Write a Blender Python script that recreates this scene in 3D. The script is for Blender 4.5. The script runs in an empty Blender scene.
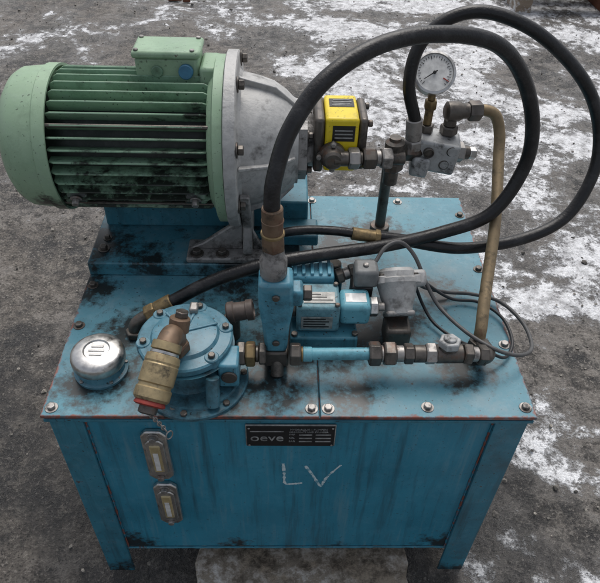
import bpy, bmesh, math, random
from mathutils import Vector, Matrix, Quaternion, noise
random.seed(7)
S=bpy.context.scene
COL=bpy.context.collection
R=math.radians
# ------------------------------------------------------------ materials
class NB:
    def __init__(s,name):
        s.m=bpy.data.materials.new(name); s.m.use_nodes=True; s.nt=s.m.node_tree; s.n=s.nt.nodes; s.l=s.nt.links
        s.b=s.n["Principled BSDF"]
        g=s.n.new("ShaderNodeNewGeometry"); s.pos=g.outputs["Position"]; s.nor=g.outputs["Normal"]
    def noise(s,scale,detail=6,rough=.6,vec=None,dist=0,off=None):
        t=s.n.new("ShaderNodeTexNoise"); t.inputs["Scale"].default_value=scale; t.inputs["Detail"].default_value=detail
        t.inputs["Roughness"].default_value=rough; t.inputs["Distortion"].default_value=dist
        v=vec or s.pos
        if off:
            a=s.n.new("ShaderNodeVectorMath"); a.operation='ADD'; s.l.new(v,a.inputs[0]); a.inputs[1].default_value=off; v=a.outputs[0]
        s.l.new(v,t.inputs["Vector"]); return t.outputs["Fac"]
    def vscale(s,sc):
        a=s.n.new("ShaderNodeVectorMath"); a.operation='MULTIPLY'; s.l.new(s.pos,a.inputs[0]); a.inputs[1].default_value=sc; return a.outputs[0]
    def ramp(s,x,a,b,lo=0,hi=1):
        t=s.n.new("ShaderNodeMapRange"); t.inputs[1].default_value=a; t.inputs[2].default_value=b; t.inputs[3].default_value=lo; t.inputs[4].default_value=hi
        s.l.new(x,t.inputs[0]); return t.outputs[0]
    def math(s,op,a,b=None):
        t=s.n.new("ShaderNodeMath"); t.operation=op
        for i,v in enumerate((a,b)):
            if v is None: continue
            if isinstance(v,(int,float)): t.inputs[i].default_value=v
            else: s.l.new(v,t.inputs[i])
        return t.outputs[0]
    def mix(s,f,a,b):
        t=s.n.new("ShaderNodeMix"); t.data_type='RGBA'
        if isinstance(f,(int,float)): t.inputs[0].default_value=f
        else: s.l.new(f,t.inputs[0])
        for i,v in ((6,a),(7,b)):
            if isinstance(v,tuple): t.inputs[i].default_value=(*v,1)
            else: s.l.new(v,t.inputs[i])
        return t.outputs[2]
    def mixf(s,f,a,b):
        t=s.n.new("ShaderNodeMix"); t.data_type='FLOAT'; s.l.new(f,t.inputs[0])
        for i,v in ((2,a),(3,b)):
            if isinstance(v,(int,float)): t.inputs[i].default_value=v
            else: s.l.new(v,t.inputs[i])
        return t.outputs[0]
    def bump(s,h,st=.3,dist=.002):
        t=s.n.new("ShaderNodeBump"); t.inputs["Strength"].default_value=st; t.inputs["Distance"].default_value=dist
        s.l.new(h,t.inputs["Height"]); s.l.new(t.outputs[0],s.b.inputs["Normal"])
    def sep(s,v=None):
        t=s.n.new("ShaderNodeSeparateXYZ"); s.l.new(v or s.pos,t.inputs[0]); return t.outputs
    def set(s,k,v):
        if isinstance(v,(int,float)): s.b.inputs[k].default_value=v
        elif isinstance(v,tuple): s.b.inputs[k].default_value=(*v,1)
        else: s.l.new(v,s.b.inputs[k])

def paint(name,c1,c2,rough=.38,grime=.5,stains=None,chips=.0,rustmask=None,oil=(.014,.014,.013),drip=False,gscale=9,fadeamt=.35,dust=0):
    b=NB(name)
    big=b.noise(7,2,.6); n2=b.noise(38,5,.72,off=(5,5,5)); g=b.noise(gscale,6,.74,off=(9,2,4)); sp=b.noise(190,1,.5,off=(1,7,3))
    col=b.mix(b.ramp(big,.35,.65),c1,c2)
    col=b.mix(b.ramp(n2,.50,.70,0,fadeamt),col,tuple(min(1,c*1.2+.09) for c in c1))
    if dust: col=b.mix(b.ramp(g,.50,.30,0,dust),col,(.26,.29,.29))
    gm=b.ramp(g,.60-.22*grime,.80-.16*grime,0,.85*min(1,grime*1.5))
    gm=b.math('MAXIMUM',gm,b.ramp(sp,.68,.75,0,min(.85,grime*2.2)))
    if drip:
        dn=b.noise(1,4,.7,vec=b.vscale((42,42,2.6)))
        gm=b.math('MAXIMUM',gm,b.ramp(dn,.52,.76,0,.6))
        if drip=='pale': col=b.mix(b.ramp(dn,.45,.32,0,.35),col,(.18,.30,.34))
    if stains:
        acc=None
        for (x,y,z,r) in stains:
            d=b.n.new("ShaderNodeVectorMath"); d.operation='DISTANCE'; b.l.new(b.pos,d.inputs[0]); d.inputs[1].default_value=(x,y,z)
            v=b.ramp(d.outputs["Value"],r*2.0,0,0,1)
            acc=v if acc is None else b.math('MAXIMUM',acc,v)
        t=b.math('ADD',acc,b.math('MULTIPLY',b.math('SUBTRACT',g,.5),2.1)); t=b.math('ADD',t,b.math('MULTIPLY',b.math('SUBTRACT',n2,.5),2.0))
        t=b.math('MULTIPLY',t,b.ramp(acc,0,.22,0,1))
        gm=b.math('MAXIMUM',gm,b.ramp(t,.34,.80,0,.95))
    if chips>0:
        cm=b.ramp(n2,.70-.1*chips,.72-.1*chips,0,.9); col=b.mix(cm,col,(.09,.05,.04))
    if rustmask:
        x0,x1,y0,y1,w=rustmask
        o=b.sep()
        e=b.math('MINIMUM',b.math('MINIMUM',b.math('SUBTRACT',o[0],x0),b.math('SUBTRACT',x1,o[0])),b.math('MINIMUM',b.math('SUBTRACT',o[1],y0),b.math('SUBTRACT',y1,o[1])))
        em=b.ramp(b.math('ADD',e,b.math('MULTIPLY',b.math('SUBTRACT',n2,.5),w*6)),w,0,0,1)
        col=b.mix(em,col,(.21,.075,.055))
    col=b.mix(gm,col,oil)
    b.set("Base Color",col)
    b.set("Roughness",b.mixf(gm,b.ramp(big,.3,.7,rough-.06,rough+.16),.32))
    b.bump(n2,.28,.0012)
    return b.m

def metal(name,c,rough=.35,grime=.4,met=.9,dark=(.02,.018,.015),rust=0,bs=.3,gs=30):
    b=NB(name)
    v=b.noise(60,3,.7); g=b.noise(gs,4,.72,off=(3,3,3))
    col=b.mix(b.ramp(v,.3,.7),tuple(x*.68 for x in c),c)
    gm=b.ramp(g,.66-.28*grime,.80-.22*grime,0,.95)
    if rust>0:
        r=b.noise(24,4,.7,off=(7,1,1)); rm=b.ramp(r,.65-.25*rust,.75-.2*rust,0,.85)
        col=b.mix(rm,col,(.12,.055,.03))
        b.set("Metallic",b.mixf(b.math('MAXIMUM',gm,rm),met,.1))
    else: b.set("Metallic",b.mixf(gm,met,.1))
    col=b.mix(gm,col,dark); b.set("Base Color",col)
    b.set("Roughness",b.ramp(v,.3,.7,rough-.06,rough+.18))
    b.bump(v,bs,.001)
    return b.m

lidst=[(-.16,.09,0,.13),(-.02,.11,0,.095),(.05,.17,0,.11),(.14,.2,0,.09),(.02,.28,0,.11),(-.13,.34,0,.06),(.1,.05,0,.05),(.3,.11,0,.055),(.195,.50,0,.055),(.1,.44,0,.08),(-.33,.08,0,.06),(.2,.27,0,.08),(-.28,.2,0,.055),(.28,.3,0,.05),(-.38,.3,0,.04)]
M_lid=paint("lid_blue_paint",(.062,.205,.268),(.085,.25,.315),.40,.34,lidst,.25,(-.4,.4,0,.64,.004),fadeamt=.5,dust=.4)
M_body=paint("body_blue_paint",(.022,.195,.29),(.032,.24,.35),.46,.18,[(-.33,0,-.47,.045),(.33,0,-.48,.06),(-.1,0,-.49,.035),(.1,0,-.50,.03)],.0,None,drip='pale',fadeamt=.22)
M_leg=paint("leg_blue_paint",(.028,.165,.235),(.036,.20,.275),.48,.40,[(-.38,0,-.60,.07),(.38,0,-.60,.07)],.5,None,drip=True)
M_slab=paint("platform_blue_paint",(.045,.19,.255),(.06,.225,.295),.32,.46,[(-.12,.36,.03,.10),(-.38,.42,.03,.06),(0,.38,.03,.08),(-.27,.35,.03,.05)],.25,dust=.3)
M_beam=paint("beam_blue_paint",(.03,.15,.21),(.045,.19,.255),.38,.5,None,.1,drip=True)
M_valve=paint("valve_blue_paint",(.06,.24,.33),(.08,.28,.38),.36,.52,None,.1,gscale=26,dust=.3)
M_valve2=paint("valve_grey_blue_paint",(.09,.23,.29),(.12,.27,.32),.36,.58,None,.1,gscale=30,dust=.45)
M_filter=paint("filter_blue_paint",(.06,.19,.26),(.08,.215,.28),.36,.52,None,.15,gscale=20,dust=.35)
M_flange=paint("filter_flange_paint",(.045,.15,.20),(.06,.18,.24),.3,.80,None,.12,gscale=26)
M_cyan=paint("cyan_paint",(.11,.32,.40),(.13,.37,.45),.36,.42,None,.05,gscale=30)
M_green=paint("green_paint",(.25,.38,.25),(.30,.43,.29),.42,.26,[(-.44,.36,.15,.03),(-.52,.36,.16,.03)],.15,gscale=14,dust=.25)
M_green2=paint("green_paint_dirty",(.17,.30,.20),(.22,.355,.24),.42,.45,[(-.2,.34,.16,.11),(-.33,.34,.15,.09),(-.15,.33,.2,.06),(-.42,.36,.14,.06),(-.16,.36,.33,.03)],.2,gscale=20,dust=.25)
M_core=paint("motor_core_black",(.005,.011,.008),(.010,.020,.015),.5,.6,None,0)  # near-black core colour, makes the gaps between the fins read black
M_yellow=paint("yellow_paint",(.74,.57,.02),(.82,.63,.03),.4,.32,None,.02,gscale=25)
M_alu=metal("cast_aluminium",(.50,.50,.49),.55,.38,.35,dark=(.09,.086,.08),bs=1.0,gs=20)
M_alud=metal("dirty_cast_aluminium",(.36,.35,.34),.5,.58,.45,bs=.9)
M_steel=metal("worn_steel",(.42,.40,.38),.42,.5,.75,rust=.25)
M_dsteel=metal("oily_dark_steel",(.155,.14,.125),.36,.55,.7,rust=.25)
M_chrome=metal("zinc_chrome",(.68,.67,.65),.30,.26,1.0,bs=.2)
M_brass=metal("brass",(.32,.235,.12),.42,.48,.75,rust=.3)
M_gold=metal("yellow_zinc",(.46,.365,.21),.44,.4,.7,rust=.1)
M_rusty=metal("rusty_fitting",(.22,.15,.10),.5,.45,.45,rust=.5)
M_tan=metal("tan_zinc_pipe",(.31,.235,.14),.46,.38,.5,rust=.3)
M_silver=metal("grey_block_paint",(.46,.47,.47),.45,.45,.3,gs=45)
def simple(name,c,rough=.5,met=0,nz=.0,coat=0,bs=.15):
    b=NB(name); v=b.noise(60,3,.65)
    b.set("Base Color",b.mix(b.ramp(v,.35,.7),tuple(x*(1-.35-nz) for x in c),c)); b.set("Roughness",rough); b.set("Metallic",met); b.set("Coat Weight",coat); b.bump(v,bs,.001); return b.m
def patchy(name,c1,c2,a,b_,rough=.6,sc=45):
    b=NB(name); v=b.noise(sc,4,.7); b.set("Base Color",b.mix(b.ramp(v,a,b_),c1,c2)); b.set("Roughness",rough); return b.m
M_gasket=patchy("rust_red_primer",(.03,.14,.19),(.26,.08,.055),.44,.52)
M_seam=patchy("rusty_weld",(.024,.17,.25),(.19,.065,.05),.45,.53)
M_rust=simple("rust",(.17,.06,.03),.75)
M_white=simple("gauge_dial_white",(.8,.8,.78),.3,coat=.8)
M_black=simple("black_plastic",(.02,.02,.02),.35)
M_red=simple("red_plastic",(.38,.05,.035),.5)
M_blue=simple("blue_plastic",(.05,.19,.32),.45)
M_cable=simple("grey_cable",(.10,.10,.10),.45)
M_cable2=simple("dark_cable",(.03,.03,.033),.4)
M_label=simple("aluminium_label",(.42,.42,.40),.4,.3,.2)
M_amber=simple("amber_sight_glass",(.48,.38,.19),.15,coat=1)
M_plate=simple("black_nameplate",(.012,.013,.015),.4)
M_print=simple("label_print",(.40,.41,.40),.5,nz=.3)
M_grey=simple("grey_plastic",(.20,.21,.21),.45)
M_brown=simple("brown_hose_stub",(.13,.10,.085),.5)
b=NB("hose_rubber"); v=b.noise(30,4,.7); f=b.noise(260,1,.6)
c=b.mix(b.ramp(v,.5,.72),(.005,.005,.006),(.026,.026,.028))
b.set("Base Color",c); b.set("Roughness",b.ramp(v,.3,.7,.30,.5)); b.bump(f,.5,.001); M_rub=b.m
M_chalk=patchy("chalk",(.05,.25,.34),(.55,.65,.67),.36,.52,.9,130)
b=NB("weathered_wood"); v=b.noise(1,4,.7,vec=b.vscale((6,60,60))); v2=b.noise(14,5,.7)
b.set("Base Color",b.mix(b.ramp(v2,.48,.58),b.mix(v,(.10,.07,.05),(.30,.24,.18)),(.50,.50,.5))); b.set("Roughness",.8); b.bump(v,.5,.004); M_wood=b.m
b=NB("muddy_board"); v=b.noise(30,5,.75); v2=b.noise(8,4,.65,off=(3,1,1))
b.set("Base Color",b.mix(b.ramp(v2,.42,.6),b.mix(b.ramp(v,.4,.6),(.07,.056,.042),(.30,.25,.19)),b.mix(b.ramp(v,.45,.6),(.28,.24,.19),(.62,.6,.57)))); b.set("Roughness",.6); b.bump(v,.8,.006); M_board=b.m
# ground
b=NB("wet_concrete_snow"); o=b.sep()
mid=b.noise(3.6,5,.68,off=(3,0,1)); fine=b.noise(19,6,.82,off=(0,4,0)); gr=b.noise(130,2,.75,off=(1,1,0)); lo=b.noise(1.5,4,.62,off=(7.3,2.1,0),dist=1.0)
base=b.mix(b.ramp(mid,.42,.57),(.022,.020,.019),(.112,.098,.084))
base=b.mix(b.ramp(fine,.51,.60,0,.7),base,(.20,.178,.152))
base=b.mix(b.ramp(fine,.47,.38,0,.85),base,(.011,.010,.009))
base=b.mix(b.ramp(gr,.56,.68,0,.7),base,(.30,.275,.24))
base=b.mix(b.ramp(gr,.44,.33,0,.8),base,(.010,.009,.008))
sx=b.ramp(o[0],-.9,.8,-.065,.050)
sy=b.ramp(o[1],.0,3.2,-.020,.062)
sn=b.math('ADD',b.math('ADD',b.math('MULTIPLY',lo,.65),b.math('MULTIPLY',mid,.35)),b.math('ADD',sx,sy))
sn=b.math('ADD',sn,b.math('MULTIPLY',b.math('SUBTRACT',fine,.5),.34))
sn=b.math('ADD',sn,b.math('MULTIPLY',b.math('SUBTRACT',gr,.5),.07))
snow=b.ramp(sn,.55,.60,0,.95); thin=b.ramp(sn,.47,.57,0,.5)
snc=b.mix(b.ramp(fine,.42,.58),(.42,.42,.43),(.86,.87,.89)); snc=b.mix(b.ramp(gr,.42,.32,0,.6),snc,(.2,.19,.18))
col=b.mix(thin,base,(.27,.255,.24)); col=b.mix(snow,col,snc)
d=b.n.new("ShaderNodeVectorMath"); d.operation='DISTANCE'; b.l.new(b.pos,d.inputs[0]); d.inputs[1].default_value=(-.1,.3,-.576)
oil=b.math('MULTIPLY',b.ramp(b.math('ADD',d.outputs["Value"],b.math('MULTIPLY',b.math('SUBTRACT',mid,.5),2.2)),.95,.6,0,1),.55)
col=b.mix(oil,col,(.019,.018,.018))
b.set("Base Color",col)
b.set("Roughness",b.mixf(snow,b.ramp(mid,.40,.55,.16,.6),.65))
b.bump(b.math('ADD',b.math('ADD',fine,b.math('MULTIPLY',gr,.25)),b.math('MULTIPLY',snow,.35)),.9,.017); M_ground=b.m

# ------------------------------------------------------------ geometry helpers
def empty(name,loc=(0,0,0)):
    e=bpy.data.objects.new(name,None); COL.objects.link(e); e.location=loc; e.empty_display_size=.05; return e
def finish(name,bm,mat,parent,ang=35,bevel=0,seg=2,mats=None):
    me=bpy.data.meshes.new(name); bmesh.ops.recalc_face_normals(bm,faces=bm.faces[:]); bm.to_mesh(me); bm.free()
    me.shade_smooth(); me.set_sharp_from_angle(angle=R(ang))
    o=bpy.data.objects.new(name,me); COL.objects.link(o)
    if mat: me.materials.append(mat)
    if parent: o.parent=parent
    if bevel>0:
        m=o.modifiers.new("b","BEVEL"); m.width=bevel; m.segments=seg; m.limit_method='ANGLE'; m.angle_limit=R(35)
    return o
def box(name,c,s,mat,parent,bevel=.0025,rot=None,seg=2):
    bm=bmesh.new(); bmesh.ops.create_cube(bm,size=1); 
    M=Matrix.Translation(Vector(c))@(rot.to_matrix().to_4x4() if rot else Matrix())@Matrix.Diagonal((*s,1))
    bm.transform(M); return finish(name,bm,mat,parent,35,bevel,seg)
def bb(name,x0,x1,y0,y1,z0,z1,mat,parent,bevel=.0025):
    return box(name,((x0+x1)/2,(y0+y1)/2,(z0+z1)/2),(x1-x0,y1-y0,z1-z0),mat,parent,bevel)
def lathe(name,p,axis,prof,mat,parent,seg=40,ang=35,spin=0,bevel=0):
    q=Vector(axis).normalized().to_track_quat('Z','Y').to_matrix().to_4x4(); M=Matrix.Translation(Vector(p))@q@Matrix.Rotation(spin,4,'Z')
    bm=bmesh.new(); rings=[]
    for (t,r) in prof:
        if r<1e-6: rings.append([bm.verts.new((0,0,t))])
        else: rings.append([bm.verts.new((r*math.cos(2*math.pi*i/seg),r*math.sin(2*math.pi*i/seg),t)) for i in range(seg)])
    for a,c in zip(rings,rings[1:]):
        for i in range(seg):
            j=(i+1)%seg
            if len(a)==1 and len(c)==1: continue
            if len(a)==1: bm.faces.new((a[0],c[i],c[j]))
            elif len(c)==1: bm.faces.new((a[i],a[j],c[0]))
            else: bm.faces.new((a[i],a[j],c[j],c[i]))
    for rg in (rings[0],rings[-1]):
        if len(rg)>1: bm.faces.new(rg)
    bm.transform(M); return finish(name,bm,mat,parent,ang,bevel)
def cyl(name,p0,p1,r,mat,parent,seg=32,r1=None,ch=.0015,spin=0):
    p0=Vector(p0);p1=Vector(p1); L=(p1-p0).length; r1=r if r1 is None else r1; ch=min(ch,L*.3,r*.4)
    return lathe(name,p0,p1-p0,[(0,r-ch),(ch,r),(L-ch,r1),(L,r1-ch)],mat,parent,seg,30,spin)
def hexn(name,p0,p1,r,mat,parent,spin=0):
    p0=Vector(p0);p1=Vector(p1); L=(p1-p0).length
    return lathe(name,p0,p1-p0,[(0,r*.9),(L*.15,r),(L*.85,r),(L,r*.9)],mat,parent,6,25,spin,.0008)
def chain(parent,p,d,items):
    p=Vector(p); d=Vector(d).normalized()
    for i,(k,L,r,m) in enumerate(items):
        e=p+d*L
        if k=='h': hexn("hex_nut_%d"%i,p,e,r,m,parent,random.random())
        else: cyl("sleeve_%d"%i,p,e,r,m,parent)
        p=e
    return p
def catmull(pts,n=14):
    P=[Vector(q) for q in pts]; P=[P[0]*2-P[1]]+P+[P[-1]*2-P[-2]]; out=[]
    for i in range(1,len(P)-2):
        a,b_,c_,d_=P[i-1:i+3]
        for k in range(n):
            t=k/n; out.append(.5*((2*b_)+(c_-a)*t+(2*a-5*b_+4*c_-d_)*t*t+(3*b_-a-3*c_+d_)*t**3))
    out.append(P[-2]); return out
def tube(name,pts,r,mat,parent,seg=20,n=14,smooth=True,flat=None,wob=0):
    P=catmull(pts,n) if smooth else [Vector(q) for q in pts]
    bm=bmesh.new(); rings=[]; T0=(P[1]-P[0]).normalized(); N=T0.orthogonal().normalized()
    for i,p in enumerate(P):
        T=(P[min(i+1,len(P)-1)]-P[max(i-1,0)]).normalized()
        N=(N-T*N.dot(T)).normalized(); B=T.cross(N)
        rr=r*(1+wob*(random.random()-.5))
        ring=[]
        for k in range(seg):
            a=2*math.pi*k/seg; v=N*math.cos(a)*rr+B*math.sin(a)*rr
            if flat: v=Vector((v.x*flat[0],v.y*flat[1],v.z*flat[2]))
            ring.append(bm.verts.new(p+v))
        rings.append(ring)
    for a,c in zip(rings,rings[1:]):
        for i in range(seg): bm.faces.new((a[i],a[(i+1)%seg],c[(i+1)%seg],c[i]))
    bm.faces.new(rings[0]); bm.faces.new(rings[-1])
    return finish(name,bm,mat,parent,50)
def prism(name,poly,axis,a,b_,mat,parent,bevel=.003):
    bm=bmesh.new()
    def P(u,v,w): return {'x':(w,u,v),'y':(u,w,v),'z':(u,v,w)}[axis]
    A=[bm.verts.new(P(u,v,a)) for u,v in poly]; B=[bm.verts.new(P(u,v,b_)) for u,v in poly]
    bm.faces.new(A); bm.faces.new(B[::-1]); n=len(poly)
    for i in range(n): bm.faces.new((A[i],A[(i+1)%n],B[(i+1)%n],B[i]))
    return finish(name,bm,mat,parent,35,bevel)
def bolt(name,p,d,r,h,mat,parent,washer=True):
    p=Vector(p); d=Vector(d).normalized()
    if washer: cyl(name+"_washer",p,p+d*h*.25,r*1.5,mat,parent,24,ch=.0005); p=p+d*h*.25
    hexn(name,p,p+d*h,r,mat,parent,random.random()*1)
def text(name,s,size,loc,rot,mat,parent,ext=.0004,sx=1):
    c=bpy.data.curves.new(name,"FONT"); c.body=s; c.size=size; c.extrude=ext; c.align_x='CENTER'; c.align_y='CENTER'; c.materials.append(mat)
    o=bpy.data.objects.new(name,c); COL.objects.link(o); o.location=loc; o.rotation_euler=rot; o.scale=(sx,1,1); o.parent=parent; return o

# ------------------------------------------------------------ ground
GZ=-.576
def axis_pts(lo,hi,step,far):
    L=[lo+i*step for i in range(int((hi-lo)/step)+1)]
    k=step; a=[];x=L[0]
    while x>-far: k*=1.35; x-=k; a.append(x)
    k=step; c=[];x=L[-1]
    while x<far: k*=1.35; x+=k; c.append(x)
    return a[::-1]+L+c
X=axis_pts(-2.6,3.0,.03,400); Y=axis_pts(-.6,4.8,.03,400)
bm=bmesh.new(); G=[]
for y in Y:
    row=[]
    for x in X:
        near=1 if (-3<x<3.3 and -1<y<5.2) else 0
        z=GZ+near*(.012*noise.noise((x*1.5,y*1.5,0))+.010*noise.noise((x*6,y*6,3))+.008*noise.noise((x*15,y*15,8)))-.012
        row.append(bm.verts.new((x,y,z)))
    G.append(row)
for j in range(len(Y)-1):
    for i in range(len(X)-1): bm.faces.new((G[j][i],G[j][i+1],G[j+1][i+1],G[j+1][i]))
finish("ground",bm,M_ground,None,180)
bm=bmesh.new()
for i in range(2600):
    x=random.uniform(-2,2.4); y=random.uniform(-.2,4); s=random.uniform(.0015,.0055)*(1+random.random()**8*1.6)
    M=Matrix.Translation((x,y,GZ-.010))@Matrix.Rotation(random.random()*6,4,'Z')@Matrix.Diagonal((s,s*random.uniform(.6,1),s*.6,1))
    r=bmesh.ops.create_icosphere(bm,subdivisions=1,radius=1,matrix=M)
    for v in r['verts']: v.co+=Vector((random.uniform(-1,1),random.uniform(-1,1),random.uniform(-1,1)))*s*.25
M_stone=patchy("stone_crumb",(.035,.032,.029),(.26,.24,.21),.4,.6,.7,14)
finish("gravel",bm,M_stone,None,20)
# board under the tank
e=empty("wooden_board")
pts=[]; N=40
for i in range(N):
    a=2*math.pi*i/N; cx,cy=math.cos(a),math.sin(a); k=max(abs(cx),abs(cy)); x=cx/k*.235+.035; y=cy/k*.17+.07
    pts.append((x+random.uniform(-.008,.008),y+random.uniform(-.006,.006)))
prism("board_sheet",pts,'z',GZ-.02,GZ+.010,M_board,e,.004)
e=empty("wooden_pallet")
for i in range(5): bb("top_plank_%d"%i,1.5,2.9,3.70+i*.2,3.85+i*.2,GZ+.09,GZ+.115,M_wood,e)
for i in range(3): bb("bearer_%d"%i,1.52+i*.6,1.62+i*.6,3.71,4.7,GZ-.01,GZ+.09,M_rust if i==1 else M_wood,e)
e=empty("scrap_debris")
for i,(x,y,l,a) in enumerate([(-.80,3.80,.09,.3),(-.70,3.78,.05,1.2)]):
    prism("scrap_%d"%i,[(x,y),(x+l,y+.01),(x+l*.9,y+.03),(x+l*.4,y+.045),(x+.01,y+.03)],'z',GZ-.01,GZ+.012,M_rust,e,.004)

# ------------------------------------------------------------ tank
t=empty("hydraulic_oil_tank")
D=.632
bb("lid_plate_left",-.4,.045,0,D,-.007,0,M_lid,t,.0015); bb("lid_plate_right",.047,.4,0,D,-.007,0,M_lid,t,.0015)
bb("gasket",-.396,.396,.004,D-.004,-.012,-.0075,M_gasket,t,0)
bb("rim_flange",-.398,.398,.002,D-.002,-.019,-.0125,M_leg,t,.001)
bb("tank_body",-.372,.372,.014,D-.014,-.479,-.0195,M_body,t,.004)
def leg(n,sx,y0,sy):
    x0=sx*.392; x1=sx*.338; a,b_=min(x0,x1),max(x0,x1)
    bb(n+"_front",a,b_,min(y0,y0+sy*.006),max(y0,y0+sy*.006),GZ,-.0195,M_leg,t,.001)
    xa,xb=sorted((x0,x0-sx*.006)); ya,yb=sorted((y0+sy*.0062,y0+sy*.055))
    bb(n+"_side",xa,xb,ya,yb,GZ,-.0195,M_leg,t,.001)
leg("leg_1",-1,.006,1); leg("leg_2",1,.006,1); leg("leg_3",-1,D-.006,-1); leg("leg_4",1,D-.006,-1)
for sx in (-1,1):
    tube("weld_seam",[(sx*.337,.0128,-.02),(sx*.3365,.0128,-.2),(sx*.337,.0128,-.479)],.0020,M_seam,t,8,40,wob=.8)
tube("weld_bottom",[(-.338,.013,-.4795),(0,.013,-.4795),(.338,.013,-.4795)],.0025,M_leg,t,8,40,wob=.6)
tube("weld_rim",[(-.338,.0125,-.0205),(0,.0125,-.0205),(.338,.0125,-.0205)],.0018,M_seam,t,8,40,wob=.7)
for i,(x,y) in enumerate([(-.385,.016),(-.386,.2),(-.386,.31),(.385,.02),(.386,.16),(.386,.37),(.386,.56),(.223,.02),(.033,.016),(.060,.016),(-.19,.012),(.05,.61),(.25,.61)]):
    bolt("lid_bolt_%d"%i,(x,y,0),(0,0,1),.0070,.006,M_steel if i not in (1,2,5,6) else M_dsteel,t)
bb("platform_slab",-.399,.018,.34,.612,.0005,.032,M_slab,t,.003)
bb("platform_beam",-.385,.035,.462,.61,.0325,.098,M_beam,t,.004)
bb("platform_block",-.02,.055,.40,.461,.0325,.058,M_beam,t,.004)
bolt("slab_bolt_1",(-.375,.385,.032),(0,0,1),.008,.007,M_dsteel,t); bolt("slab_bolt_2",(-.375,.42,.032),(0,0,1),.006,.006,M_dsteel,t)
# ------------------------------------------------------------ motor
m=empty("electric_motor"); MY=.46; MZ=.237
lathe("fan_cover",(0,MY,MZ),(1,0,0),[(-.517,0),(-.516,.05),(-.512,.082),(-.505,.102),(-.494,.117),(-.480,.1255),(-.440,.1290),(-.437,.1325),(-.416,.1325),(-.416,.128),(-.43,.12)],M_green,m,72,28)
lathe("stator_core",(0,MY,MZ),(1,0,0),[(-.435,.1),(-.43,.103),(-.142,.103),(-.137,.1)],M_core,m,64)
bm=bmesh.new(); NF=38
for i in range(NF):
    a=2*math.pi*(i+.5)/NF
    M=Matrix.Translation((0,MY,MZ))@Matrix.Rotation(a,4,'X')
    vs=[]
    for (x,z,w) in [(-.420,.100,.0030),(-.418,.122,.0018),(-.409,.1285,.0016),(-.154,.1285,.0016),(-.144,.122,.0018),(-.142,.100,.0030)]:
        vs.append((bm.verts.new(M@Vector((x,-w,z))),bm.verts.new(M@Vector((x,w,z)))))
    bm.faces.new([v[0] for v in vs]); bm.faces.new([v[1] for v in vs][::-1])
    for k in range(6): bm.faces.new((vs[k][0],vs[k][1],vs[(k+1)%6][1],vs[(k+1)%6][0]))
finish("cooling_fins",bm,M_green2,m,35,.0008,1)
lathe("drive_end_shield",(0,MY,MZ),(1,0,0),[(-.150,.10),(-.148,.123),(-.143,.130),(-.139,.134),(-.137,.148),(-.135,.1525),(-.119,.1525),(-.118,.14)],M_green,m,72,28)
for k,aa in enumerate((38,142,218,322)):
    a=R(aa); y=MY-math.cos(a)*.125; z=MZ+math.sin(a)*.125
    cyl("tie_rod_%d"%k,(-.42,y,z),(-.14,y,z),.0035,M_dsteel,m,12)
for x in (-.39,-.175):
    a=R(-28); p=Vector((x,MY-math.cos(a)*.127,MZ+math.sin(a)*.127)); bolt("clamp_bolt",p,(0,-math.cos(a),math.sin(a)),.007,.011,M_steel,m)
    box("clamp_lug",p-Vector((0,-.012,.002)),(.04,.022,.022),M_green2,m,.004,Quaternion((1,0,0),R(-28)))
# junction box
prism("terminal_box",[(-.272,.450),(-.168,.450),(-.163,.455),(-.163,.515),(-.272,.515)],'z',.345,.394,M_green,m,.006)
prism("terminal_box_lid",[(-.276,.445),(-.165,.445),(-.159,.452),(-.159,.52),(-.276,.52)],'z',.3945,.407,M_green,m,.005)
bb("cable_entry_block",-.1625,-.130,.440,.515,.340,.383,M_green,m,.006)
cyl("blue_plug",(-.185,.4495,.374),(-.185,.438,.376),.0125,M_blue,m,28); 
cyl("grey_knockout",(-.235,.4495,.373),(-.235,.445,.373),.010,M_green2,m)
bb("box_pedestal",-.268,-.165,.42,.52,.33,.3445,M_green2,m,.004)
for x,y in ((-.268,.453),(-.173,.453),(-.268,.512),(-.168,.512)): cyl("lid_screw",(x,y,.407),(x,y,.410),.0042,M_steel,m,16)
# ------------------------------------------------------------ bell housing
h=empty("bell_housing")
lathe("bell_body",(0,MY,MZ),(1,0,0),[(-.1175,.13),(-.1175,.158),(-.116,.1605),(-.098,.1605),(-.096,.157),(-.095,.130),(-.09,.124),(-.06,.117),(-.035,.109),(-.012,.094),(.0,.082),(.006,.078),(.010,.078),(.010,.05)],M_alu,h,80,26)
for k in range(8):
    a=2*math.pi*(k+.5)/8; p=Vector((-.0955,MY+math.cos(a)*.146,MZ+math.sin(a)*.146)); bolt("flange_bolt_%d"%k,p,(1,0,0),.009,.01,M_dsteel,h)
for k in range(0,10,2):
    a=2*math.pi*(k+.3)/10; M=Matrix.Translation((0,MY,MZ))@Matrix.Rotation(a,4,'X')
    bm=bmesh.new(); poly=[(-.094,.12),(-.094,.138),(-.03,.119),(.004,.086),(.004,.07)]
    A=[bm.verts.new(M@Vector((x,-.003,z))) for x,z in poly];B=[bm.verts.new(M@Vector((x,.003,z))) for x,z in poly]
    bm.faces.new(A);bm.faces.new(B[::-1])
    for i in range(5): bm.faces.new((A[i],A[(i+1)%5],B[(i+1)%5],B[i]))
    finish("cone_rib_%d"%k,bm,M_alu,h,35,.0015)
lathe("pump_adapter_flange",(0,MY,MZ),(1,0,0),[(.0105,.06),(.0105,.074),(.026,.074),(.027,.055),(.040,.05)],M_alud,h,6,25,R(15))
for a in (40,140,220,320):
    p=Vector((.0265,MY+math.cos(R(a))*.055,MZ+math.sin(R(a))*.055)); bolt("adapter_bolt",p,(1,0,0),.007,.008,M_dsteel,h)
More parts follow.
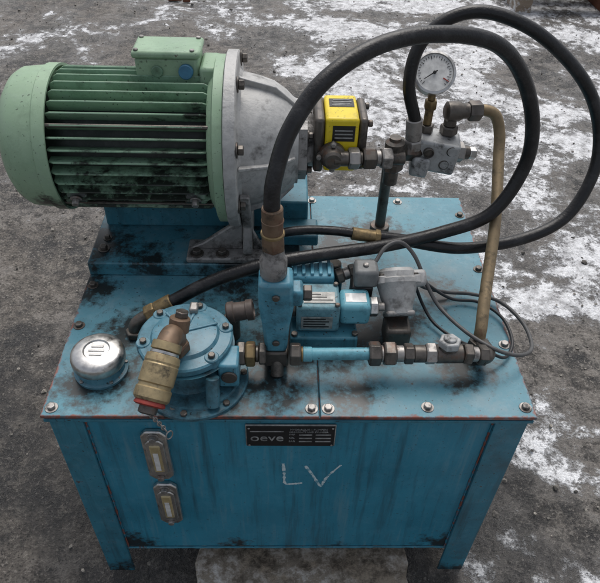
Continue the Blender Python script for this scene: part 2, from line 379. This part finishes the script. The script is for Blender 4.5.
# foot bracket
f=empty("mounting_foot_bracket")
prism("upright",[(.352,.0455),(.352,.062),(.372,.10),(.335,.155),(.322,.20),(.335,.20),(.36,.16),(.40,.11),(.46,.100),(.46,.0455)],'x',-.094,-.076,M_alud,f,.003)
bb("foot_plate",-.205,-.05,.341,.405,.0325,.0452,M_alud,f,.004)
prism("foot_rib_1",[(-.2,.0454),(-.0945,.0454),(-.0945,.115),(-.12,.10),(-.175,.058)],'y',.372,.384,M_alud,f,.003)
prism("foot_rib_2",[(-.0755,.0454),(-.055,.0454),(-.0755,.09)],'y',.372,.384,M_alud,f,.002)
for x in (-.185,-.135): bolt("foot_bolt",(x,.356,.0454),(0,0,1),.009,.009,M_dsteel,f)
# ------------------------------------------------------------ pump
p=empty("gear_pump")
box("front_cover",(.047,.452,.258),(.018,.098,.108),M_dsteel,p,.006)
box("yellow_body",(.087,.452,.26),(.06,.098,.106),M_yellow,p,.006,None,3)
box("rear_cover",(.1255,.452,.26),(.016,.092,.102),M_dsteel,p,.006)
box("rating_label",(.088,.465,.3135),(.045,.032,.001),M_black,p,0)
for i in range(4): box("label_line_%d"%i,(.088,.454+i*.007,.3143),(.036-.006*(i%2),.0025,.0006),M_print,p,0)
box("front_label",(.09,.4025,.285),(.04,.001,.03),M_black,p,0)
for i in range(3): box("front_label_line_%d"%i,(.09,.4018,.277+i*.007),(.032,.0006,.0025),M_print,p,0)
for y in (.418,.486):
    for z in (.222,.298): cyl("pump_bolt",(.1337,y,z),(.142,y,z),.0065,M_dsteel,p,16)
lathe("port_flange",(.072,.4025,.245),(0,-1,0),[(0,.024),(.012,.024),(.014,.02),(.026,.018),(.03,.014)],M_dsteel,p,24)
box("port_flange_plate",(.072,.397,.245),(.044,.009,.044),M_dsteel,p,.008,Quaternion((0,1,0),R(45)))
for dx,dz in ((.0,.025),(.0,-.025),(.025,0),(-.025,0)): cyl("port_bolt",(.072+dx,.392,.245+dz),(.072+dx,.385,.245+dz),.005,M_steel,p,12)
e=empty("pipe_fitting_set")
chain(e,(.072,.385,.245),(1,.1,-.03),[('c',.028,.014,M_dsteel),('h',.02,.02,M_steel),('c',.006,.013,M_dsteel),('h',.024,.021,M_dsteel),('c',.01,.014,M_steel),('h',.02,.021,M_steel),('c',.024,.013,M_dsteel)])
chain(e,(.185,.41,.25),(0,0,-1),[('c',.02,.02,M_dsteel),('h',.02,.021,M_dsteel),('c',.03,.014,M_dsteel)])
lathe("tee_cap",(.185,.41,.258),(0,0,1),[(-.02,.017),(.008,.018),(.012,.011),(.018,.011)],M_dsteel,e,24)
e=empty("riser_pipe")
cyl("pipe",(.195,.50,.004),(.195,.50,.17),.011,M_dsteel,e); cyl("base_collar",(.195,.50,.0005),(.195,.50,.016),.021,M_dsteel,e); hexn("top_nut",(.195,.50,.165),(.195,.50,.195),.022,M_dsteel,e); hexn("top_nut_b",(.195,.48,.21),(.195,.50,.18),.018,M_dsteel,e)
# ------------------------------------------------------------ manifold block
e=empty("relief_valve_block"); q=Quaternion((0,0,1),R(-8))@Quaternion((0,1,0),R(6))
box("block",(.272,.45,.228),(.080,.062,.062),M_silver,e,.006,q,3)
box("block_step",(.243,.445,.210),(.034,.066,.04),M_silver,e,.006,q)
for dx,dz in ((-.02,.012),(.012,-.012),(.022,.016)): lathe("port_hole",(.272+dx,.4225,.228+dz),(0,-1,0),[(0,.010),(.006,.010),(.007,.0085),(.003,.007),(.003,0)],M_dsteel,e,20)
hexn("side_nut_l",(.205,.43,.24),(.236,.44,.234),.021,M_dsteel,e); 
chain(e,(.311,.455,.223),(1,.1,-.12),[('h',.016,.02,M_steel),('c',.012,.013,M_dsteel),('h',.014,.012,M_chrome)])
chain(e,(.292,.46,.258),(0,0,1),[('h',.018,.017,M_dsteel),('c',.014,.012,M_dsteel)])
lathe("elbow_body",(.292,.46,.303),(1,.1,.0),[(-.014,.012),(-.01,.018),(.012,.018),(.02,.014),(.03,.014)],M_dsteel,e,28)
hexn("elbow_nut",(.322,.463,.303),(.346,.466,.302),.019,M_dsteel,e)
# gauge
e=empty("pressure_gauge"); gc=Vector((.247,.462,.374)); gn=Vector((-.05,-.72,.62)).normalized()
lathe("case",gc-gn*.028,gn,[(0,.030),(.004,.034),(.022,.034),(.0235,.0375),(.031,.0375),(.032,.0335),(.0285,.0325),(.0283,0)],M_chrome,e,56,25)
lathe("dial",gc-gn*.0,gn,[(.0005,.0325),(.0012,.0325),(.0012,0)],M_white,e,48)
ux=gn.cross(Vector((0,0,1))).normalized(); ux=-ux if ux.x<0 else ux; uy=gn.cross(ux).normalized(); uy=-uy if uy.z<0 else uy
def dialbar(n,a,r0,r1,w,mat,hh=.0018):
    d=ux*math.cos(a)+uy*math.sin(a); s=gn.cross(d)
    bm=bmesh.new(); B=gc+gn*hh
    vs=[bm.verts.new(B+d*r0+s*w),bm.verts.new(B+d*r1+s*w*.5),bm.verts.new(B+d*r1-s*w*.5),bm.verts.new(B+d*r0-s*w)]
    ft=bm.faces.new(vs); r=bmesh.ops.extrude_face_region(bm,geom=[ft]); bmesh.ops.translate(bm,vec=gn*.0005,verts=[v for v in r['geom'] if isinstance(v,bmesh.types.BMVert)])
    finish(n,bm,mat,e)
for i in range(28):
    a=R(225-i*10); dialbar("tick_%d"%i,a,.0235 if i%4==0 else .026,.0295,.0006,M_black)
dialbar("needle",R(215),-.006,.022,.0012,M_black,.003); dialbar("red_mark",R(-30),.018,.03,.0012,M_red)
cyl("hub",gc+gn*.0015,gc+gn*.005,.003,M_black,e,16)
chain(e,(.25,.462,.256),(0,0,1),[('h',.02,.014,M_dsteel),('c',.03,.008,M_brass),('h',.018,.012,M_brass),('c',.022,.007,M_brass)])
# ------------------------------------------------------------ tan pipe
e=empty("steel_pipe")
tube("bent_pipe",[(.335,.466,.302),(.355,.467,.303),(.376,.465,.293),(.388,.455,.262),(.388,.43,.228),(.379,.36,.18),(.367,.30,.145),(.35,.235,.105),(.336,.18,.075),(.330,.152,.055),(.328,.142,.038)],.0105,M_tan,e,24)
hexn("lower_nut",(.328,.135,.0),(.328,.14,.034),.019,M_dsteel,e)
# ------------------------------------------------------------ hoses
A=[(-.031,.12,.295),(-.032,.12,.325),(-.028,.13,.365),(-.008,.16,.420),(.038,.20,.472),(.114,.25,.501),(.203,.29,.503),(.295,.32,.480),(.358,.34,.42),(.398,.345,.335),(.402,.34,.255),(.358,.32,.175),(.271,.31,.138),(.157,.28,.128),(.049,.255,.128),(-.052,.235,.120),(-.143,.22,.092),(-.215,.20,.060)]
e=empty("hydraulic_hose"); tube("rubber_hose",A,.0120,M_rub,e,24,16)
cyl("crimp_ferrule",(-.031,.12,.275),(-.0315,.12,.322),.0155,M_rusty,e,28); cyl("crimp_ring",(-.031,.12,.298),(-.031,.12,.302),.0165,M_rusty,e,28)
hexn("swivel_nut",(-.030,.12,.247),(-.031,.12,.276),.0185,M_rusty,e); cyl("ferrule_band",(-.031,.12,.2735),(-.031,.12,.280),.0178,M_brass,e,28)
cyl("end_ferrule",(-.21,.201,.062),(-.238,.194,.048),.0155,M_brass,e); hexn("end_nut",(-.238,.194,.048),(-.256,.189,.039),.017,M_brass,e)
tube("end_elbow",[(-.25,.19,.042),(-.268,.184,.034),(-.278,.18,.022),(-.28,.178,.002)],.011,M_dsteel,e,20); hexn("base_nut",(-.28,.178,.0),(-.28,.178,.014),.017,M_dsteel,e)
B=[(.222,.432,.262),(.220,.43,.296),(.199,.43,.365),(.209,.44,.430),(.254,.45,.471),(.318,.45,.481),(.406,.44,.451),(.498,.43,.380),(.550,.42,.300),(.557,.39,.222),(.515,.35,.150),(.429,.32,.118),(.314,.31,.103),(.198,.302,.128),(.150,.30,.136)]
e=empty("hydraulic_hose"); tube("rubber_hose",B,.0110,M_rub,e,24,16)
cyl("crimp_ferrule",(.222,.432,.262),(.218,.431,.302),.0148,M_steel,e); hexn("swivel_nut",(.223,.433,.240),(.222,.432,.262),.018,M_steel,e)
e=empty("hydraulic_hose")
tube("rubber_hose",[(.115,.30,.142),(.07,.30,.148),(.02,.30,.148),(-.02,.30,.14),(-.045,.30,.12)],.0085,M_rub,e,20); cyl("joint_ferrule",(.155,.30,.1345),(.108,.30,.1425),.0118,M_brass,e); hexn("joint_nut",(.160,.30,.1335),(.150,.30,.135),.0145,M_brass,e)
# ------------------------------------------------------------ breather cap
e=empty("filler_breather_cap"); c0=(-.322,.096,0)
lathe("neck_base",c0,(0,0,1),[(0,.044),(.006,.045),(.008,.040),(.022,.038),(.024,.034)],M_filter,e,48)
lathe("chrome_cap",(c0[0],c0[1],.022),(0,0,1),[(0,.036),(.002,.0425),(.007,.0445),(.018,.0445),(.024,.0425),(.028,.036),(.030,.026),(.0302,.022),(.0275,.020),(.0275,0)],M_chrome,e,64,50)
for i in range(3):
    box("cap_emboss_%d"%i,(c0[0],c0[1]-.01+i*.009,.0500),(.026-.006*abs(i-1),.0035,.002),M_chrome,e,.0008)
for i in range(5):
    a=2*math.pi*i/5+.3; bolt("screw_%d"%i,(c0[0]+math.cos(a)*.0415,c0[1]+math.sin(a)*.0415,.007),(0,0,1),.0035,.003,M_steel,e,False)
# ------------------------------------------------------------ return filter
e=empty("return_filter_housing"); fx,fy=-.174,.102
lathe("mount_flange",(-.160,.078,0),(0,0,1),[(0,.088),(.006,.088),(.0075,.086),(.0075,.074),(.012,.072)],M_flange,e,64)
lathe("housing",(fx+.004,fy-.006,.008),(0,0,1),[(0,.064),(.01,.058),(.046,.058),(.056,.072),(.058,.076)],M_flange,e,64,40)
lathe("cover",(fx,fy,.066),(0,0,1),[(0,.074),(.002,.077),(.012,.077),(.0145,.074),(.016,.056),(.022,.052),(.024,.044),(.024,0)],M_filter,e,72,28)
for i in range(6):
    a=2*math.pi*(i+.25)/6; x,y=fx+math.cos(a)*.067,fy+math.sin(a)*.067
    cyl("lug_%d"%i,(x,y,.062),(x,y,.083),.012,M_filter,e,20); bolt("cover_bolt_%d"%i,(x,y,.083),(0,0,1),.006,.006,M_dsteel,e,False)
for i in range(7):
    a=2*math.pi*(i+.1)/7; bolt("flange_bolt_%d"%i,(-.160+math.cos(a)*.08,.078+math.sin(a)*.08,.0075),(0,0,1),.006,.005,M_dsteel,e,False)
for a0 in (20,75,130):
    a=R(a0); box("cover_rib",(fx+math.cos(a)*.03,fy+math.sin(a)*.03,.0905),(.05,.005,.004),M_filter,e,.0015,Quaternion((0,0,1),a))
box("small_cap",(fx+.01,fy+.05,.094),(.014,.02,.012),M_steel,e,.003)
bb("outlet_block",-.118,-.085,.045,.092,.018,.07,M_valve,e,.004); cyl("outlet_bore",(-.10,.0452,.045),(-.10,.041,.045),.013,M_dsteel,e,24)
cyl("drain_boss",(-.125,.012,.012),(-.125,.032,.06),.011,M_flange,e)
e=empty("indicator_plug")
lathe("stub",(-.112,.175,.060),(1,.05,.18),[(0,.017),(.003,.0195),(.012,.0195),(.014,.017),(.034,.016),(.035,.0185),(.046,.0185),(.047,.013),(.043,.012)],M_brown,e,32)
cyl("post",(-.105,.178,0),(-.105,.178,.05),.014,M_dsteel,e)
# ------------------------------------------------------------ coupler
e=empty("quick_release_coupling")
hexn("base_nut",(-.182,.062,.088),(-.182,.062,.108),.022,M_rusty,e)
tube("rusty_elbow",[(-.182,.064,.10),(-.182,.062,.120),(-.183,.048,.135),(-.188,.026,.134)],.0175,M_rusty,e,24)
cyl("elbow_cap",(-.176,.068,.125),(-.172,.078,.146),.016,M_rusty,e); hexn("elbow_plug",(-.171,.080,.144),(-.169,.084,.154),.011,M_dsteel,e)
a0=Vector((-.186,.034,.136)); ad=Vector((-.24,-.80,-.56)).normalized()
lathe("coupler_body",a0,ad,[(0,.016),(.0,.022),(.012,.0225),(.014,.018),(.018,.018),(.020,.025),(.030,.0265),(.033,.0255),(.035,.0265),(.062,.0265),(.064,.0245),(.068,.0245),(.070,.027),(.084,.027),(.088,.024),(.088,.021),(.080,.020)],M_gold,e,48,25)
lathe("silver_ring",a0+ad*.0135,ad,[(0,.0185),(.001,.0215),(.005,.0215),(.006,.0185)],M_chrome,e,40)
lathe("red_dust_cap",a0+ad*.082,ad,[(0,.0195),(.010,.0235),(.012,.0235),(.014,.019),(.014,0)],M_red,e,40)
lathe("plug_tip",a0+ad*.096,ad,[(0,.014),(.010,.014),(.012,.009),(.012,0)],M_dsteel,e,28)
def link(c,d,r,n):
    d=Vector(d).normalized(); u=d.orthogonal().normalized(); 
    if n%2: u=d.cross(u)
    pts=[Vector(c)+d*math.cos(a)*r*1.5+u*math.sin(a)*r for a in [2*math.pi*k/12 for k in range(13)]]
    tube("chain_link_%d"%n,pts,.0011,M_steel,e,6,1,False)
pc=a0+ad*.1+Vector((.004,-.004,-.010)); 
for i in range(8): link(pc+Vector((.0022*i,.0003*i,-.0055*i)),(.3,0,-1),.0028,i)
link(pc+Vector((.020,.002,-.052)),(0,0,1),.006,20)
# ------------------------------------------------------------ level gauges
def levelg(zt,zb):
    e=empty("oil_level_gauge"); x=-.230; w=.022
    outer=[(x-w,zb+.012),(x-w+.01,zb),(x+w-.01,zb),(x+w,zb+.012),(x+w,zt-.012),(x+w-.01,zt),(x-w+.01,zt),(x-w,zt-.012)]
    prism("frame",outer,'y',.0135,.004,M_chrome,e,.0025)
    prism("frame_lip",[(x+(u-x)*.72,(zt+zb)/2+(v-(zt+zb)/2)*.72) for u,v in outer],'y',.0038,.0,M_chrome,e,.0018)
    bb("sight_window",x-.0095,x+.0095,-.0022,.0036,zb+.032,zt-.032,M_amber,e,.003)
    bb("window_slot",x-.0045,x+.0045,-.0030,-.0023,zb+.04,zt-.052,M_white,e,.0003)
    for z in (zb+.013,zt-.013): bolt("screw",(x,.0038,z),(0,-1,0),.0065,.007,M_steel,e)
levelg(-.050,-.195); levelg(-.214,-.358)
# ------------------------------------------------------------ nameplate
e=empty("nameplate")
bb("plate",-.076,.076,.0095,.0135,-.096,-.036,M_label,e,.0015); bb("black_field",-.074,.074,.0082,.0094,-.094,-.038,M_plate,e,.0005)
RX=(R(90),0,0)
text("logo","oeve",.028,(-.04,.0078,-.070),RX,M_print,e,sx=1.05)
bb("logo_bar",-.068,-.012,.0076,.0081,-.0525,-.0505,M_print,e,0)
text("heading","HYDRAULIK - PUMPEN",.0062,(.03,.0078,-.046),RX,M_print,e); text("heading2","AGGREGATE UND ZYLINDER",.005,(.03,.0078,-.053),RX,M_print,e)
for i in range(3):
    text("field_name_%d"%i,("TYP","NR.","BAR")[i],.006,(.002,.0078,-.0605-.0095*i),RX,M_print,e)
    bb("field_%d"%i,.014,.036,.0076,.0081,-.0625-.0095*i,-.0595-.0095*i,M_print,e,0); bb("fieldb_%d"%i,.042,.068,.0076,.0081,-.0625-.0095*i,-.0595-.0095*i,M_print,e,0)
for x in (-.070,.070):
    for z in (-.042,-.090): cyl("rivet",(x,.0082,z),(x,.006,z),.002,M_steel,e,10)
# chalk mark
e=empty("chalk_lettering"); fl=(1,.12,1); y=.0137
tube("letter_l",[(-.012,y,-.158),(-.010,y,-.190),(-.008,y,-.224),(.006,y,-.226),(.024,y,-.223)],.0026,M_chalk,e,8,8,flat=fl,wob=.8)
tube("letter_v",[(.028,y,-.165),(.042,y,-.195),(.056,y,-.230),(.060,y,-.230),(.07,y,-.20),(.092,y,-.162)],.0026,M_chalk,e,8,8,flat=fl,wob=.8)
# ------------------------------------------------------------ flow control valve
e=empty("flow_control_valve"); vx,vy=-.026,.115
prism("body",[(vx-.027,.20),(vx+.026,.20),(vx+.028,.15),(vx+.022,.11),(vx+.018,.05),(vx-.018,.05),(vx-.022,.11),(vx-.027,.15)],'y',vy-.022,vy+.024,M_valve,e,.006)
lathe("top_cap",(vx-.004,vy+.003,.200),(0,0,1),[(0,.019),(.004,.021),(.030,.021),(.036,.017),(.050,.016)],M_alud,e,24)
box("side_lug",(vx+.032,vy,.165),(.02,.034,.03),M_valve,e,.005)
hexn("side_plug",(vx+.042,vy,.165),(vx+.056,vy,.165),.013,M_dsteel,e)
box("lower_block",(vx,vy-.002,.033),(.042,.044,.034),M_dsteel,e,.004)
cyl("lower_stem",(vx+.002,vy-.03,.0),(vx+.002,vy-.012,.028),.011,M_dsteel,e)
for z in (.075,.175): cyl("front_screw",(vx,vy-.0222,z),(vx,vy-.027,z),.006,M_dsteel,e,16)
# ------------------------------------------------------------ fitting row
e=empty("pipe_fitting_row"); z=.050; yy=.090
chain(e,(-.09,yy,z),(1,0,0),[('h',.014,.021,M_dsteel),('h',.016,.022,M_brass),('c',.006,.014,M_dsteel),('h',.012,.02,M_dsteel)])
chain(e,(-.003,yy,z),(1,0,0),[('h',.018,.020,M_dsteel),('c',.004,.013,M_brass)])
cyl("cyan_pipe",(.018,yy,z),(.130,yy+.002,z),.0105,M_cyan,e,28); cyl("cyan_sleeve",(.018,yy,z),(.034,yy,z),.0125,M_cyan,e,28)
chain(e,(.128,yy+.002,z),(1,.01,0),[('h',.020,.021,M_dsteel),('c',.005,.014,M_steel),('h',.020,.022,M_dsteel),('c',.014,.014,M_steel),('h',.016,.018,M_dsteel),('c',.020,.015,M_dsteel),('h',.018,.019,M_steel),('c',.010,.014,M_dsteel)])
cyl("tee_body",(.240,yy+.003,z),(.285,yy+.004,z),.0165,M_dsteel,e); chain(e,(.260,yy+.003,z+.012),(0,.15,1),[('c',.006,.015,M_dsteel),('h',.014,.019,M_silver),('c',.004,.011,M_silver)])
chain(e,(.285,yy+.004,z),(1,.05,-.15),[('h',.016,.019,M_dsteel),('c',.012,.013,M_steel),('h',.016,.018,M_dsteel)])
tube("elbow",[(.318,.092,.044),(.328,.097,.042),(.334,.11,.036),(.332,.13,.03)],.014,M_dsteel,e,20)
# ------------------------------------------------------------ solenoid valve
e=empty("solenoid_valve")
bb("subplate",-.002,.115,.135,.255,.0005,.04,M_beam,e,.004)
bb("valve_body",.008,.082,.15,.215,.0405,.098,M_valve2,e,.005)
bb("valve_body_rear",.0,.075,.218,.262,.0405,.108,M_valve,e,.005)
for i in range(5): bb("rear_fin_%d"%i,.003+i*.015,.009+i*.015,.222,.26,.1082,.113,M_valve,e,.001)
bb("type_label",.020,.074,.162,.190,.0982,.0992,M_label,e,.0004)
for i in range(3): bb("label_line_%d"%i,.024,.07-.01*i,.168+i*.007,.170+i*.007,.0993,.0996,M_black,e,0)
bb("front_label",.016,.07,.1488,.1498,.05,.078,M_label,e,.0004)
for i in range(4): bb("fl_line_%d"%i,.02,.064-.006*(i%2),.1482,.1487,.054+i*.006,.0565+i*.006,M_black,e,0)
for x in (.013,.077):
    for y in (.156,.209): cyl("cap_screw",(x,y,.098),(x,y,.103),.0045,M_dsteel,e,16)
bb("coil",.0825,.135,.155,.205,.052,.096,M_cyan,e,.008); bb("coil_label",.092,.128,.168,.19,.0962,.0968,M_white,e,.0003)
hexn("coil_nut",(.135,.18,.074),(.15,.18,.074),.018,M_chrome,e); cyl("manual_pin",(.15,.18,.074),(.162,.18,.074),.008,M_steel,e)
cyl("left_end",(-.012,.182,.07),(.008,.182,.07),.017,M_dsteel,e)
bb("connector_foot",.105,.143,.206,.24,.06,.095,M_black,e,.004); bb("din_connector",.108,.150,.203,.242,.0955,.132,M_grey,e,.006)
cyl("connector_screw",(.128,.222,.132),(.128,.222,.136),.005,M_steel,e,16)
bb("rear_valve_block",.02,.095,.265,.30,.0005,.075,M_beam,e,.005); cyl("rear_stub",(.04,.28,.075),(.04,.28,.098),.016,M_valve,e); cyl("rear_stub_b",(.08,.28,.075),(.08,.28,.09),.012,M_dsteel,e)
chain(e,(.08,.245,.085),(.4,.1,.1),[('h',.014,.015,M_dsteel),('c',.012,.011,M_steel),('h',.012,.014,M_dsteel)])
for i,(x,y) in enumerate(((.11,.145),(.005,.143),(.11,.25))): bolt("plate_bolt_%d"%i,(x,y,.04),(0,0,1),.006,.006,M_dsteel,e,False)
# cast connector
e=empty("pressure_switch"); cp=Vector((.190,.180,.052)); cd=Vector((-.05,.66,.62)).normalized()
lathe("cast_housing",cp,cd,[(0,0),(0,.020),(.004,.024),(.018,.026),(.03,.030),(.052,.035),(.058,.038),(.066,.038),(.068,.034),(.078,.033),(.084,.028),(.086,0)],M_alu,e,40,25)
box("side_gland_boss",cp+cd*.066+Vector((.036,0,.002)),(.03,.03,.03),M_alu,e,.007,cd.to_track_quat('Z','Y'))
for a in (30,150,270):
    q=cd.to_track_quat('Z','Y'); p_=cp+cd*.068+q@Vector((math.cos(R(a))*.035,math.sin(R(a))*.035,0)); cyl("ear",p_-cd*.012,p_+cd*.002,.009,M_alu,e,20); cyl("ear_screw",p_+cd*.002,p_+cd*.006,.005,M_dsteel,e,12)
box("foot_clamp",(.188,.172,.022),(.046,.046,.042),M_dsteel,e,.006)
box("rect_flange",cp+cd*.004,(.05,.044,.01),M_alud,e,.004,cd.to_track_quat('Z','Y'))
# cables
e=empty("electrical_cable")
tube("grey_cable",[(.145,.235,.128),(.165,.258,.145),(.192,.268,.148),(.219,.258,.125),(.245,.225,.08),(.268,.195,.055),(.304,.135,.055),(.350,.100,.050),(.395,.105,.035),(.425,.14,.02),(.428,.204,.014),(.40,.262,.012),(.35,.285,.010),(.303,.287,.012),(.253,.282,.03),(.222,.255,.08)],.0036,M_cable,e,12,14)
tube("dark_cable",[(.225,.24,.10),(.26,.262,.05),(.31,.268,.012),(.36,.262,.010),(.395,.22,.010),(.398,.16,.010),(.375,.12,.012),(.34,.115,.03),(.30,.155,.015),(.265,.2,.012),(.245,.23,.03),(.222,.235,.08)],.003,M_cable2,e,12,14)

# ------------------------------------------------------------ camera
yaw,pit,rol=.0375,.7413,.0347
F=Vector((math.sin(yaw)*math.cos(pit),math.cos(yaw)*math.cos(pit),-math.sin(pit)))
r=Vector((math.cos(yaw),-math.sin(yaw),0)); u=r.cross(F)
r2=r*math.cos(rol)+u*math.sin(rol); u2=-r*math.sin(rol)+u*math.cos(rol)
cd_=bpy.data.cameras.new("camera"); cam=bpy.data.objects.new("camera",cd_); COL.objects.link(cam)
M=Matrix((r2,u2,-F)).transposed().to_4x4(); M.translation=Vector((-.0157,-.6023,.825)); cam.matrix_world=M
cd_.sensor_fit='HORIZONTAL'; cd_.sensor_width=36; cd_.lens=36*1.0404; cd_.clip_start=.02; cd_.clip_end=2000
S.camera=cam
# ------------------------------------------------------------ light
w=bpy.data.worlds.new("World"); S.world=w; w.use_nodes=True; nt=w.node_tree; bg=nt.nodes["Background"]
sk=nt.nodes.new("ShaderNodeTexSky"); sk.sky_type='NISHITA'; sk.sun_disc=False; el,az=R(62),R(10)
sk.sun_elevation=el; sk.sun_rotation=az; sk.air_density=1; sk.dust_density=4
hs=nt.nodes.new("ShaderNodeHueSaturation"); hs.inputs["Saturation"].default_value=.4
nt.links.new(sk.outputs[0],hs.inputs["Color"]); nt.links.new(hs.outputs[0],bg.inputs[0]); bg.inputs[1].default_value=.15
sl=bpy.data.lights.new("sun","SUN"); sl.energy=1.5; sl.angle=R(45); sl.color=(1,.97,.93)
so=bpy.data.objects.new("sun",sl); COL.objects.link(so)
d=Vector((math.sin(az)*math.cos(el),math.cos(az)*math.cos(el),math.sin(el))); so.rotation_euler=d.to_track_quat('Z','Y').to_euler()
S.view_settings.view_transform='Standard'; S.view_settings.look='None'; S.view_settings.exposure=0; S.view_settings.gamma=1
